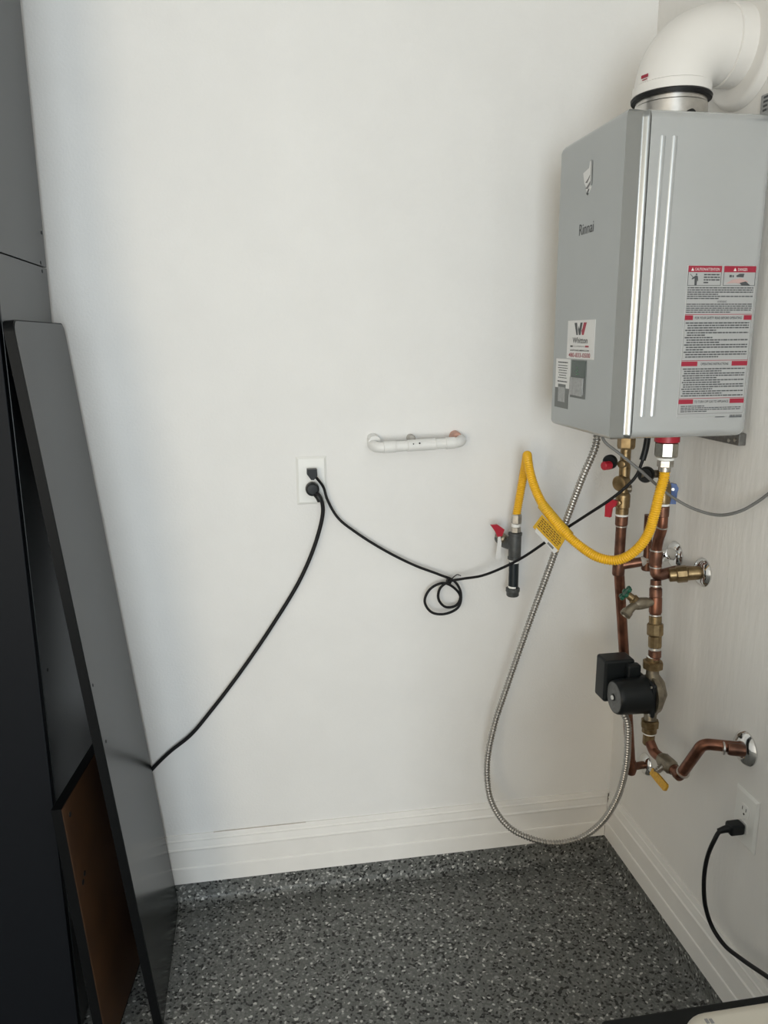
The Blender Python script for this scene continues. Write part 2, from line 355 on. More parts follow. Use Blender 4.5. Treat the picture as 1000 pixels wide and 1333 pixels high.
# thick cord, lower plug of the back wall outlet
p1 = O1+V((0, -.0095, -.0195))
t, _ = cord('power_cord', [p1+V((.006, -.026, -.010)), at(415.5, 645, Y=-.034), at(420.5, 662, Y=-.03), at(413, 700, Y=-.024), at(392, 752, Y=-.02), at(356, 812, Y=-.018), at(313, 875, Y=-.018), at(275, 925, Y=-.018), at(248, 957, Y=-.017), at(222, 978, Y=-.014), at(204, 995, Y=-.0105), at(188, 1013, Y=-.0105), at(165, 1045, Y=-.0105)], .0052,
    'thick black power cord from lower outlet plug down behind the leaning board', base=p1)
MB().lathe(p1, (0, -1, 0), [(0, .0165), (.004, .0178), (.016, .0178), (.022, .0165), (.026, .011)], 28).build('plug', 'blackp', t)
MB().tube(spline([p1+V((.004, -.016, -.006)), p1+V((.016, -.024, -.022)), at(417, 652, Y=-.033)], .003), .0085, 12).build('strain_relief', 'blackp', t)
# thin cord with a loop, upper plug, to the water heater
p2 = O1+V((0, -.0095, .0205))
lp = [(592, 757, -.03), (600, 772, -.034), (597, 790, -.036), (580, 799, -.036), (562, 797, -.034), (553, 783, -.032), (560, 767, -.03), (577, 759, -.026), (591, 765, -.024), (599.5, 777, -.024), (594, 788, -.026), (580, 790, -.028), (571, 780, -.028), (573, 766, -.030), (584, 757.5, -.036)]
t, _ = cord('power_cord', [p2+V((.010, -.022, -.008)), at(421, 634, Y=-.02), at(426, 650, Y=-.018), at(440, 674, Y=-.018), at(462, 692, Y=-.018), at(500, 716, Y=-.02), at(540, 736, Y=-.024), at(572, 748, Y=-.027)] + [at(x, y, Y=d) for x, y, d in lp] +
    [at(602, 753.5, Y=-.05), at(625, 750, Y=-.075), at(650, 741, Y=-.125), at(680, 726, Y=-.16), at(720, 699, Y=-.22), at(760, 673, Y=-.29), at(795, 650, Y=-.34), at(815, 634, Y=-.36), at(828, 620, Y=-.37), at(835, 604, Y=-.37), at(840, 588, Y=-.37), at(843, 568, Y=-.37)], .0036,
    'thin black power cord with a tied loop running to the grey water heater', .004, base=p2)
MB().prism([p2+V(q) for q in ((-.0125, 0, .013), (.0125, 0, .013), (.0135, 0, -.004), (.004, 0, -.0145), (-.003, 0, -.0145), (-.013, 0, .0))], (0, -.022, 0)).build('plug', 'blackp', t)
MB().tube(spline([at(843.5, 568, Y=-.37), at(840.5, 585, Y=-.37), at(836.5, 599, Y=-.37)], .003), .0072, 12).build('strain_relief', 'blackp', t)
MB().tube(spline([at(584, 758, Y=-.045), at(592, 750, Y=-.047), at(596, 748, Y=-.047), at(600, 749.5, Y=-.047)], .003), .0014, 6).build('twist_tie', 'black', t)
MB().lathe(at(584.5, 756.5, Y=-.032), (1, 0, -.4), [(-.006, .0075), (.006, .0075)], 12).build('knot_tie', 'black', t)
# right wall cord
p3 = O2+V((-.0095, 0, -.0195))
t, _ = cord('power_cord', [p3+V((-.030, 0, 0)), p3+V((-.048, .004, -.006)), at(929, 1096, X=-.075), at(920, 1120, X=-.075), at(916.5, 1150, X=-.07), at(919, 1182, X=-.06), at(928, 1208, X=-.05), at(943, 1230, X=-.045), at(965, 1248, X=-.045), at(1000, 1272, X=-.05), at(1040, 1300, X=-.06)], .0048,
    'black power cord plugged into the low side wall outlet hanging to the floor', base=p3)
MB().box(p3.x-.034, p3.x, p3.y-.0135, p3.y+.0135, p3.z-.0125, p3.z+.0125, .005, 3).build('plug', 'blackp', t)
MB().tube([p3+V((-.03, 0, 0)), p3+V((-.042, .001, -.002)), p3+V((-.052, .006, -.009))], [.009, .0075, .006], 12).build('strain_relief', 'blackp', t)

# ------------------------------------------------------------------ white pvc loop on the back wall
zp = at(545, 580, Y=-.05).z; xl = at(487, 580, Y=-.05).x; xr = at(604, 575, Y=-.05).x
zl = at(490, 583, Y=-.05).z; zr = at(604, 575.5, Y=-.05).z
wl = at(484.5, 570, Y=0); wr = at(592, 567, Y=0)
t = thing('pipe_loop', (wl.lerp(wr, .5)), 'white plastic pipe loop stubbed out of the wall above the outlet', 'pipe')
path = fillet([V((wl.x, .01, wl.z-.012)), V((xl, -.05, zl)), V((xr, -.05, zr)), V((wr.x+.008, .01, wr.z-.004))], .028, 10)
MB().tube(path, .0135, 20).build('pipe', 'pvc', t)
ax = V((xr-xl, 0, zr-zl)).normalized(); o = V((xl, -.05, zl)); Lx = (V((xr, -.05, zr))-o).length
for s0, s1, nm in ((.10, .235, 'coupling'), (.365, .68, 'coupling'), (.79, .90, 'coupling')):
    MB().lathe(o+ax*(Lx*s0), ax, [(0, .0138), (.0008, .0152), (Lx*(s1-s0)-.0008, .0152), (Lx*(s1-s0), .0138)], 24).build(nm, 'pvc', t)
for px, py, r in ((538.5, 578, .0016), (546.5, 577, .0022)):
    q = at(px, py, Y=-.0652); MB().lathe(q+V((0, .0015, 0)), (0, -1, 0), [(0, r), (.0018, r)], 10).build('drill_hole', 'slot', t)
MB().lathe((wr.x, .012, wr.z), (0, -1, -.12), [(0, .0155), (.034, .0155), (.037, .013)], 20).build('copper_stub', 'pink', t)
MB().lathe((wl.x, .012, wl.z), (.1, -1, -.25), [(0, .0155), (.022, .0155), (.024, .0165), (.034, .0165)], 20).build('wall_stub', 'pvc', t)
q = at(534, 569.5, Y=0); MB().lathe((q.x, .01, q.z), (0, -1, 0), [(0, .010), (.03, .010), (.034, .007)], 16).build('capped_stub', 'greystub', t)

# ------------------------------------------------------------------ water heater
X0, X1, Y0, Y1, Z0, Z1 = -.324, -.020, -.5365, -.2235, 1.365, 1.980
t = heater = thing('water_heater', (-.17, -.38, Z0), 'silver grey tankless water heater hung on the side wall', 'water heater')
XS = -.2765
b = bmesh.new(); bmesh.ops.create_cube(b, size=1)
for x in b.verts: x.co = V(((XS+.001+X1)/2+x.co.x*(X1-XS-.001), (Y0+Y1)/2+x.co.y*(Y1-Y0), (Z0+Z1)/2+x.co.z*(Z1-Z0)))
es = [e for e in b.edges if not all(v.co.x < XS+.01 for v in e.verts)]
bmesh.ops.bevel(b, geom=es, offset=.017, segments=6, affect='EDGES', profile=.5)
MB().bm(b).build('body', 'silver', t, angle=30)
# front cover: flat face, soft chamfer on both sides, rolled flange at the seam
def half(y, s):
    return [(XS-.0008, y+s*.0004), (XS-.003, y), (XS-.0055, y+s*.0006), (XS-.0085, y+s*.0024), (XS-.0115, y+s*.0048), (XS-.0135, y+s*.0058), (XS-.016, y+s*.0060), (X0, y+s*.0006)]
pf = half(Y0, 1) + half(Y1, -1)[::-1]
rings = []
for z, ins in ((Z0+.0005, .012), (Z0+.0016, .006), (Z0+.005, .0022), (Z0+.011, 0), (Z1-.016, 0), (Z1-.008, .0022), (Z1-.0025, .007), (Z1-.0005, .015)):
    rings.append([V((min(x+ins, XS-.0006) if x < XS-.002 else x, y+(ins*.8 if y < -.38 else -ins*.8)*(1 if x < XS-.002 else .6), z)) for x, y in pf])
n = len(pf); vs = [q for rg in rings for q in rg]
fs = [(j*n+i, j*n+(i+1) % n, (j+1)*n+(i+1) % n, (j+1)*n+i) for j in range(len(rings)-1) for i in range(n)] + [tuple(range(n-1, -1, -1)), tuple(range((len(rings)-1)*n, len(rings)*n))]
MB().add(vs, fs).build('front_cover', 'silver_shaded', t, angle=60)
for tx, bx in ((-.2505, -.2555), (-.2265, -.2335)):
    q = MB(); top = V((tx, Y0+.0052, 1.932)); bot = V((bx, Y0+.0052, 1.412))
    q.tube([bot+V((0, .003, -.003)), bot, bot.lerp(top, .5), top, top+V((0, .003, .003))], [.004, .0078, .0078, .0078, .004], 32); q.build('pressed_rib', 'silver', t, angle=60)
q = MB().box(-.018, -.0008, -.508, -.26, 1.3405, 1.366, .002, 2); br = q.build('wall_bracket', 'bracket', t)
for px, py in ((949.5, 573.5), (957.5, 573)):
    MB().lathe(at(px, py, X=-.0175), (-1, 0, 0), [(0, .0042), (.002, .004), (.003, .002)], 12).build('screw', 'zinc', br)
# --- brand lettering on the front
R_, U_ = (0, -1, 0), (0, 0, 1)
FR = Face((X0, 0, 0), R_, U_)     # u = -y
text('Rinnai', .0225, FR.p(.377, 1.778, 0), R_, U_, 'print', t, width=.072, depth=.0004)
# --- torn sticker remains
q = MB(); FR.poly(q, [(.349, 1.9010), (.378, 1.9060), (.381, 1.9180), (.390, 1.9175), (.392, 1.866), (.384, 1.858), (.372, 1.8575), (.366, 1.872), (.357, 1.880)], 0, .0006); torn = q.build('torn_sticker', 'white', t, flat=True)
for pts, m in (([(.362, 1.880), (.376, 1.886), (.384, 1.892), (.383, 1.887), (.372, 1.878)], 'printgrey'), ([(.364, 1.868), (.376, 1.8735), (.387, 1.879), (.387, 1.873), (.376, 1.866)], 'printgrey'), ([(.386, 1.920), (.3935, 1.916), (.3945, 1.872), (.3885, 1.868)], 'flap'), ([(.370, 1.858), (.380, 1.866), (.384, 1.864), (.375, 1.854)], 'print')):
    q = MB(); FR.poly(q, pts, .0006, .0010); q.build('tear_mark', m, torn, flat=True)
# --- service company sticker
q = MB(); FR.rect(q, .303, .446, 1.5215, 1.603, 0, .0006); st = q.build('company_sticker', 'white', t, flat=True)
for pts, m in (([(.340, 1.598), (.3535, 1.598), (.3605, 1.572), (.3525, 1.572)], 'print'), ([(.3715, 1.598), (.3825, 1.598), (.3745, 1.572), (.3655, 1.572), (.3605, 1.584), (.363, 1.591), (.367, 1.584)], 'print'), ([(.389, 1.598), (.404, 1.598), (.3905, 1.572), (.3815, 1.572), (.379, 1.581), (.3835, 1.586)], 'redprint')):
    q = MB(); FR.poly(q, pts, .0006, .0009); q.build('logo_mark', m, st, flat=True)
text('Whitton', .0125, FR.p(.373, 1.5545, 0), R_, U_, 'print', st, width=.078, depth=.001, bold=.012)
for a0_, a1_, m in ((.322, .335, 'print'), (.401, .419, 'redprint')):
    q = MB(); FR.rect(q, a0_, a1_, 1.5462, 1.5498, .0006, .0009); q.build('rule', m, st, flat=True)
text('PLUMBING', .0028, FR.p(.368, 1.5466, 0), R_, U_, 'printgrey', st, width=.058, depth=.001)
text('WHITTONPLUMBING.COM', .0034, FR.p(.371, 1.5375, 0), R_, U_, 'print', st, width=.100, depth=.001, bold=.02)
text('480-833-0500', .0095, FR.p(.372, 1.5245, 0), R_, U_, 'redprint', st, width=.114, depth=.001, bold=.01)
# --- narrow instruction sticker (its square code is left blank)
q = MB(); FR.rect(q, .243, .325, 1.4085, 1.5195, 0, .0006); st = q.build('instruction_sticker', 'white', t, flat=True)
q = MB(); FR.poly(q, [(.243, 1.4085), (.325, 1.4085), (.325, 1.454), (.305, 1.454), (.305, 1.4625), (.261, 1.4625), (.261, 1.454), (.243, 1.454)], .0006, .0009); q.build('dark_block', 'darksheet', st, flat=True)
q = MB(); FR.rect(q, .263, .303, 1.4225, 1.456, .0009, .0012); q.build('blank_square', 'flap', st, flat=True)
q = MB(); random.seed(3)
for i, z in enumerate((1.513, 1.5055, 1.500, 1.4945, 1.489, 1.4835, 1.478, 1.470)):
    w_ = (.056, .054, .056, .046, .050, .040, .050, .056)[i]; h_ = .0028 if i in (0, 7) else .0018
    x = .284-w_/2
    while x < .284+w_/2:
        l = random.uniform(.004, .012); FR.rect(q, x, min(x+l, .284+w_/2), z-h_, z, .0006, .0009); x += l+.0018
q.build('fine_print', 'print', st, flat=True)
# --- display
q = MB(); FR.rect(q, .333, .411, 1.437, 1.519, 0, .0012); dp = q.build('control_display', 'darksheet', t, flat=True)
q = MB(); FR.rect(q, .335, .409, 1.482, 1.517, .0012, .0018); q.build('display_glass', 'lcd', dp, flat=True)
q = MB()
for a, b_ in ((.366, 1.503), (.370, 1.497), (.363, 1.494), (.374, 1.490), (.367, 1.488)): FR.rect(q, a-.0035, a+.0035, b_-.0008, b_+.0008, .0018, .002)
q.build('green_icon', 'lcdseg', dp, flat=True)
q = MB(); FR.poly(q, [(.335, 1.481), (.403, 1.481), (.401, 1.460), (.404, 1.447), (.399, 1.442), (.334, 1.443)], .0012, .004); q.build('flap', 'flap', dp, flat=True)
# --- warning label on the side facing the room
R2 = (1, 0, 0); LX0, LX1, LZ1, LZ0 = -.1795, -.0350, 1.7015, 1.4100
FS = Face((LX0, Y0, LZ0), R2, U_); LW, LH = LX1-LX0, LZ1-LZ0
q = MB(); FS.rect(q, -.001, LW+.001, -.003, LH+.001, 0, .0004); wl_ = q.build('warning_label', 'sheet', t, flat=True)
def zf(py): return LH*(1-(py-347)/192.0)
def rectl(nm, m, a0_, a1_, y0_, y1_, h=.0007):
    q = MB(); FS.rect(q, a0_*LW, a1_*LW, zf(y1_), zf(y0_), .0004, h); return q.build(nm, m, wl_, flat=True)
rectl('red_header', 'redprint', 0, .49, 347, 354.8); rectl('red_header', 'redprint', .525, 1, 347, 354.8)
for a0_, a1_ in ((0, .49), (.525, 1)):
    q = MB()
    for r_ in ((a0_*LW, a0_*LW+.0009, zf(371.5), zf(354.8)), (a1_*LW-.0009, a1_*LW, zf(371.5), zf(354.8)), (a0_*LW, a1_*LW, zf(371.5), zf(371.5)+.0009)): FS.rect(q, *r_, .0004, .0007)
    q.build('panel_border', 'print', wl_, flat=True)
text('CAUTION/ATTENTION', .0052, FS.p(.275*LW, zf(353)), R2, U_, 'white', wl_, width=.36*LW, depth=.0010)
text('DANGER', .0052, FS.p(.80*LW, zf(353)), R2, U_, 'white', wl_, width=.14*LW, depth=.0010)
for a in (.06, .685):
    q = MB(); FS.poly(q, [(a*LW-.003, zf(353.2)), (a*LW+.003, zf(353.2)), (a*LW, zf(349.2))], .0007, .001); q.build('alert_triangle', 'white', wl_, flat=True)
q = MB(); c0 = .12*LW     # standing figure pictogram
FS.poly(q, [(c0-.0022, zf(371)), (c0+.0022, zf(371)), (c0+.0026, zf(363)), (c0+.0034, zf(366)), (c0+.0048, zf(365.5)), (c0+.0036, zf(360)), (c0+.0012, zf(359)), (c0-.002, zf(359.3)), (c0-.009, zf(362.4)), (c0-.0085, zf(364)), (c0-.003, zf(362.5))], .0004, .0008)
FS.poly(q, [(c0+.0005+.0018*math.cos(k), zf(357.6)+.0018*math.sin(k)) for k in (0, 1, 2, 3, 4, 5)], .0004, .0008)
FS.poly(q, [(c0-.012, zf(357)), (c0-.006, zf(361)), (c0-.0066, zf(361.5)), (c0-.0125, zf(357.6))], .0004, .0008)
q.build('figure_pictogram', 'print', wl_, flat=True)
q = MB(); FS.poly(q, [(.56*LW, zf(369)), (.66*LW, zf(364)), (.78*LW, zf(362)), (.90*LW, zf(366)), (.86*LW, zf(370)), (.70*LW, zf(368))], .0004, .0006); q.build('hand_pictogram', 'skin', wl_, flat=True)
q = MB()
FS.poly(q, [(.71*LW, zf(359)), (.76*LW, zf(356.5)), (.83*LW, zf(356.5)), (.82*LW, zf(361)), (.72*LW, zf(360.6))], .0006, .0009)
FS.rect(q, .61*LW, .645*LW, zf(361), zf(358), .0006, .0009); FS.rect(q, .655*LW, .675*LW, zf(361), zf(358.4), .0006, .0009)
FS.poly(q, [(.77*LW, zf(368)), (.86*LW, zf(366)), (.93*LW, zf(371)), (.80*LW, zf(371))], .0006, .0009)
q.build('tap_pictogram', 'print', wl_, flat=True)
def para(y0_, y1_, nl, a0_=.01, a1_=.985, ind=0, seed=1, tail=()):
    random.seed(seed); q = MB(); P_ = (y1_-y0_)/nl
    for i in range(nl):
        zt_ = zf(y0_+i*P_); hh = abs(zf(y0_)-zf(y0_+P_*.52)); x = a0_*LW + (ind*LW if i % 3 else 0)
        end = a1_*LW if i not in tail else (a0_+(a1_-a0_)*random.uniform(.3, .7))*LW
        while x < end:
            l = random.uniform(.003, .010); FS.rect(q, x, min(x+l, end), zt_-hh, zt_, .0004, .0006); x += l+.0012
    q.build('fine_print', 'print', wl_, flat=True)
para(357, 370, 4, .235, .47, seed=11, tail=(3,))
para(373.5, 389.5, 6, seed=1, tail=(3, 5)); para(394, 406.5, 5, seed=2, tail=(4,))
text('WARNING', .0042, FS.p(.53*LW, zf(392.8)), R2, U_, 'print', wl_, width=.14*LW, depth=.0007)
para(417.5, 464, 15, .02, .97, .03, 5, (3, 5, 6, 8, 11, 14)); para(476.5, 514.5, 13, .03, .97, .02, 6, (1, 4, 6, 9, 11)); para(525.5, 535, 4, .04, .96, .0, 8, (0, 3))
for y_, bl, br_, s, ww in ((408, .12, .88, 'FOR YOUR SAFETY READ BEFORE OPERATING', .70), (467, .24, .76, 'OPERATING INSTRUCTIONS', .42), (516.5, .22, .78, 'TO TURN OFF GAS TO APPLIANCE', .52)):
    rectl('red_rule', 'redprint', 0, 1, y_-.9, y_-.2); rectl('red_block', 'redprint', 0, bl, y_+.6, y_+6.6); rectl('red_block', 'redprint', br_, 1, y_+.6, y_+6.6)
    text(s, .0050, FS.p(.5*LW, zf(y_+5.6)), R2, U_, 'print', wl_, width=ww*LW, depth=.0007, bold=.015)
q = MB()
for r_ in ((0, .0006, zf(536), zf(408)), (LW-.0006, LW, zf(536), zf(408)), (0, LW, zf(536.6), zf(536))): FS.rect(q, *r_, .0004, .0006)
q.build('label_border', 'printgrey', wl_, flat=True)
q = MB(); random.seed(4); x = .80*LW
while x < .985*LW:
    l = random.uniform(.0004, .0016); FS.rect(q, x, x+l, -.0055, .0005, .0004, .0006); x += l+random.uniform(.0005, .0012)
q.build('bar_marks', 'print', wl_, flat=True)
q = MB(); FS.rect(q, .58*LW, .72*LW, -.0045, -.0025, .0004, .0006); q.build('fine_print', 'print', wl_, flat=True)

# ------------------------------------------------------------------ vent
VX, VY = at(874, 125, Y=-.38).x, -.38
t = thing('vent_elbow', (VX, VY, Z1), 'white flue elbow with steel collar on top of the water heater', 'vent')
RV = .073
MB().lathe((VX, VY, Z1-.001), (0, 0, 1), [(0, RV-.003), (.012, RV-.003), (.013, RV-.001), (.046, RV-.001), (.048, RV-.003), (.062, RV-.003)], 48).build('steel_collar', 'steel', t)
q = at(899, 139, Y=VY-RV+.005)
MB().lathe((q.x, q.y-.004, Z1+.012), (0.3, -1, 0), [(-.004, .012), (.0035, .012), (.004, .008)], 20).build('test_port', 'blackp', t)
MB().lathe((VX, VY, Z1+.0585), (0, 0, 1), [(-.004, RV+.001), (-.003, RV+.0055), (.003, RV+.0065), (.006, RV+.003)], 48).build('gasket', 'black', t)
RB = .088; zb = Z1+.064; arc = [V((VX, VY, zb)), V((VX, VY, zb+.012))]
for k in range(1, 17):
    a = k/16*math.pi/2; arc.append(V((VX+RB*(1-math.cos(a)), VY, zb+.012+RB*math.sin(a))))
arc.append(V((VX+RB+.02, VY, zb+.012+RB)))
zc = zb+.012+RB
MB().tube(arc, RV+.001, 48).build('elbow', 'vent', t, angle=50)
XE = VX+RB+.012
MB().lathe((XE, VY, zc), (1, 0, 0), [(0, RV), (.003, RV+.004), (.040, RV+.004), (.043, RV+.0075), (.060, RV+.0085), (.062, RV+.006)], 48).build('socket_ring', 'vent', t)
MB().lathe((VX, VY, zb), (0, 0, 1), [(0, RV+.001), (.001, RV+.004), (.018, RV+.004), (.020, RV+.001)], 48).build('lower_socket', 'vent', t)
nv = V((math.cos(math.radians(-163)), math.sin(math.radians(-163)), 0))
q = MB(); rt = V((0, 0, 1)).cross(nv)
c_ = V((VX, VY, zb+.027))+nv*(RV+.0015); FV = Face(c_, rt, U_); FV.n = nv
for a, b_ in ((-.009, -.003), (-.002, .003), (.004, .009)): FV.rect(q, a, b_, 0, .006, 0, .0008)
FV.rect(q, -.006, .007, -.004, -.0025, 0, .0008); q.build('red_stamp', 'redprint', t, flat=True)
t = thing('vent_wall_plate', (0, VY, zc), 'large white flue pipe and round plate passing through the side wall', 'vent')
MB().lathe((XE+.063, VY, zc), (1, 0, 0), [(0, RV+.001), (max(.001, -.02-(XE+.063)), RV+.001)], 48).build('pipe_end', 'vent', t)
MB().lathe((-.0195, VY, zc), (1, 0, 0), [(0, .104), (.004, .112), (.012, .117), (.019, .118)], 64).build('plate', 'vent', t)
t = MB().box(-.004, -.0006, -.62, -.455, 1.985, 2.032, .001, 1).build('wall_label', 'flap', loc=(0, -.53, 1.985))
tag(t, 'grey printed label on the side wall under the flue plate', 'label')
q = MB(); random.seed(5)
for i in range(4):
    y_ = -.465
    while y_ > -.61:
        l = random.uniform(.005, .016); q.box(-.0046, -.004, y_-l, y_, 2.000+i*.008, 2.004+i*.008); y_ -= l+.004
q.build('fine_print', 'print', t, flat=True)

# ------------------------------------------------------------------ pipes: hot side
def ring(p, ax, r, l, m, par, nm, seg=24, ch=.12):
    return MB().lathe(p, ax, [(0, r*(1-ch)), (l*.1, r), (l*.9, r), (l, r*(1-ch))], seg).build(nm, m, par, angle=28)
HX, HY = -.15, -.268
def hz(py, px=809): return at(px, py, Y=HY).z
Dn = (0, 0, -1)
t = thing('hot_water_pipe', (HX, HY, hz(735)), 'copper hot water pipe with red valve handles under the water heater', 'pipe')
ring((HX, HY, Z0-.001), Dn, .021, Z0-hz(584), 'brass', t, 'union_nut', 6)
MB().lathe((HX, HY, hz(582)), Dn, [(0, .0125), (hz(582)-hz(605), .0125), (hz(582)-hz(608), .0135), (hz(582)-hz(645), .0125)], 24).build('valve_stem_tube', 'brass', t)
vb = MB().lathe((HX, HY, hz(640)), Dn, [(0, .012), (.006, .0165), (.010, .0175), (hz(640)-hz(660), .0175), (hz(640)-hz(661), .0155), (hz(640)-hz(669), .0155)], 24).build('valve_body', 'brass', t)
# relief port with black cap + red knob, service port
pz = hz(603); a_ = V((-.75, -.66, 0)).normalized()
MB().lathe((HX, HY, pz), a_, [(0, .0095), (.024, .0095), (.026, .006)], 18).build('relief_port', 'brass', t)
pb = at(793, 602, Y=HY-.018)
MB().lathe(V((pb.x+.012, HY-.002, pz+.005)), a_, [(0, .0175), (.008, .0175), (.011, .0155)], 22).build('relief_cap', 'blackp', t)
MB().lathe(V((pb.x+.004, HY-.016, pz-.001)), V((-1, -.35, 0)), [(0, .0095), (.003, .0105), (.02, .0105), (.022, .008)], 10).build('relief_knob', 'red', t, flat=True)
pz = hz(628); MB().lathe((HX+.004, HY, pz), V((-.9, -.45, 0)), [(0, .0165), (.015, .0185), (.026, .0185), (.03, .012)], 22).build('service_port', 'brass', t)
MB().lathe((HX, HY, hz(636)), V((1, -.3, 0)), [(0, .010), (.017, .010), (.019, .007)], 16).build('side_boss', 'bronze', t)
pz = hz(653); MB().lathe((HX-.012, HY-.008, pz), a_, [(0, .0075), (.012, .0075), (.014, .005)], 14).build('stem', 'brass', vb)
F = Face(V((HX-.030, HY-.020, pz)), V((.66, -.75, 0)).normalized(), U_)
q = MB(); F.poly(q, [(-.022, -.034), (-.008, -.034), (-.006, -.012), (.004, -.004), (.006, .008), (-.004, .010), (-.018, .004), (-.022, -.006)], -.005, .005); q.build('lever', 'red', vb)
ring((HX, HY, hz(668)), Dn, .0145, hz(668)-hz(672), 'tape', t, 'tape_ring')
ring((HX, HY, hz(671)), Dn, .0152, hz(671)-hz(684), 'copper', t, 'adapter')
MB().lathe((HX, HY, hz(683)), Dn, [(0, .0128), (hz(683)-hz(742), .0128)], 24).build('riser', 'copper', t)
zt_ = hz(737)
for z in (hz(684), zt_+.021): ring((HX, HY, z), Dn, .0142, .003, 'solder', t, 'solder_ring')
ring((HX, HY, zt_+.019), Dn, .0152, .042, 'copper', t, 'tee')
low = V((-.050, -.213, .418))
ld = (low-V((HX, HY, zt_))).normalized()
MB().tube([V((HX, HY, zt_)), low+ld*.016, low+ld*.021, low+ld*.0235], [.0128, .0128, .0110, .006], 22).build('lower_pipe', 'copper_new', t)
MB().tube([low, V((0, low.y+.006, .418))], .0105, 18).build('wall_stub', 'copper', t)
ring(low-ld*.022, ld, .0146, .036, 'copper_new', t, 'elbow_socket')
MB().lathe((-.001, low.y+.006, .418), (-1, 0, 0), [(0, .031), (.003, .031), (.009, .026), (.014, .016)], 32).build('escutcheon', 'chrome', t)
# branch to the wall stop valve
bp = V((-.088, -.292, hz(728)))
MB().tube([V((HX, HY, zt_+.002)), V((HX, HY, zt_+.002)).lerp(bp, .8)], .0118, 20).build('branch_pipe', 'copper', t)
dirb = (bp-V((HX, HY, zt_))).normalized()
ring(bp-dirb*.014, dirb, .0135, .018, 'greystub', t, 'grey_coupling')
MB().tube([bp+V((0, 0, -.012)), bp+V((0, 0, .022)), at(843, 700, X=-.088), at(845, 670, X=-.088)], .0105, 18).build('capped_riser', 'copper', t)
ring(bp+V((0, 0, -.024)), U_, .0135, .030, 'copper', t, 'branch_elbow')

# stop valve at the wall
sv = at(880, 722, X=0)
t = thing('stop_valve', (0, sv.y, sv.z), 'small chrome stop valve on the side wall behind the copper pipes', 'valve')
MB().lathe((-.0005, sv.y, sv.z), (-1, 0, 0), [(0, .034), (.003, .034), (.010, .028), (.014, .016)], 32).build('escutcheon', 'chrome', t)
MB().lathe((-.012, sv.y, sv.z), (-1, 0, 0), [(0, .012), (.010, .012), (.012, .016), (.026, .016), (.028, .011), (.046, .011)], 20).build('body', 'chrome', t)
MB().lathe((-.028, sv.y, sv.z+.004), (0, -1, .25), [(0, .008), (.016, .008), (.017, .0145), (.026, .0155), (.028, .012)], 8).build('handle', 'chrome', t)

# ------------------------------------------------------------------ pipes: cold side
CXp = -.10
def cp(px, py, X=CXp): return at(px, py, X=X)
t = thing('cold_water_pipe', cp(852, 960), 'copper and brass cold water pipe with blue handle and drain tap', 'pipe')
top = cp(864, 566); top.z = Z0-.001
ring(top, Dn, .021, .02, 'brass', t, 'union_nut', 6)
MB().tube([top+V((0, 0, -.018)), cp(864.5, 600), cp(864, 630)], .0122, 20).build('valve_tube', 'brass', t)
vb = MB().tube([cp(864, 626), cp(864, 632), cp(863.5, 650), cp(863.5, 656)], [.013, .0172, .0172, .0150], 22).build('valve_body', 'brass', t)
q0 = cp(858, 617)
MB().tube([q0+V((.004, 0, 0)), q0+V((-.045, 0, .002))], .0095, 16).build('relief_port', 'bronze', t)
q1 = at(838, 618, Y=q0.y-.001)
MB().lathe(q1+V((.006, 0, 0)), V((-.7, -.72, 0)), [(-.008, .0185), (.006, .0185), (.010, .016)], 24).build('relief_cap', 'blackp', t)
q2 = at(876, 637, Y=q0.y-.025)
MB().lathe(q2+V((-.016, .022, -.004)), V((.45, -.9, 0)), [(0, .006), (.026, .006)], 12).build('stem', 'brass', vb)
F = Face(q2, V((.9, -.43, 0)).normalized(), U_)
q = MB(); F.poly(q, [(-.010, -.034), (.009, -.034), (.010, -.008), (.0125, .003), (.007, .013), (-.004, .015), (-.011, .008), (-.013, -.006)], -.005, .005); lv = q.build('lever', 'blue', vb)
MB().lathe(F.p(0, .001, .004), F.n, [(0, .004), (.003, .0035)], 10).build('screw', 'zinc', lv)
Pc = [cp(863.5, 655), cp(863, 668), cp(861.5, 688), cp(857, 703), cp(854.5, 718), cp(853.5, 748)]
ring(Pc[0], Dn, .0145, .006, 'tape', t, 'tape_ring'); ring(Pc[0]+V((0, 0, -.005)), Dn, .0150, .028, 'copper', t, 'adapter')
MB().tube(spline(Pc, .006), .0125, 22).build('riser', 'copper_new', t)
ring(cp(861.5, 686)+V((0, 0, .004)), Pc[3]-Pc[2], .0150, .004, 'solder', t, 'solder_ring')
ring(cp(854.6, 717), Dn, .0150, .035, 'copper', t, 'tee'); ring(cp(854.6, 717)+V((0, 0, .003)), Dn, .0155, .003, 'solder', t, 'solder_ring')
ring(cp(853.8, 737), Dn, .0152, .003, 'solder', t, 'solder_ring')
# run to the wall
ew = at(916, 745, X=0); e0 = cp(853.5, 750)
MB().tube(fillet([cp(853.8, 735), e0, V((-.05, e0.y-.004, ew.z-.004)), V((0, ew.y, ew.z))], .02), .0135, 22).build('wall_branch', 'copper', t)
da = (V((0, ew.y, ew.z))-e0).normalized()
ring(e0+da*.030, da, .0165, .018, 'brass', t, 'brass_adapter'); ring(e0+da*.046, da, .0200, .026, 'brass', t, 'brass_coupling', 10); ring(e0+da*.070, da, .0165, .03, 'brass', t, 'brass_adapter')
MB().lathe((-.0005, ew.y, ew.z), (-1, 0, 0), [(0, .0345), (.003, .0345), (.009, .029), (.014, .018)], 32).build('escutcheon', 'chrome', t)
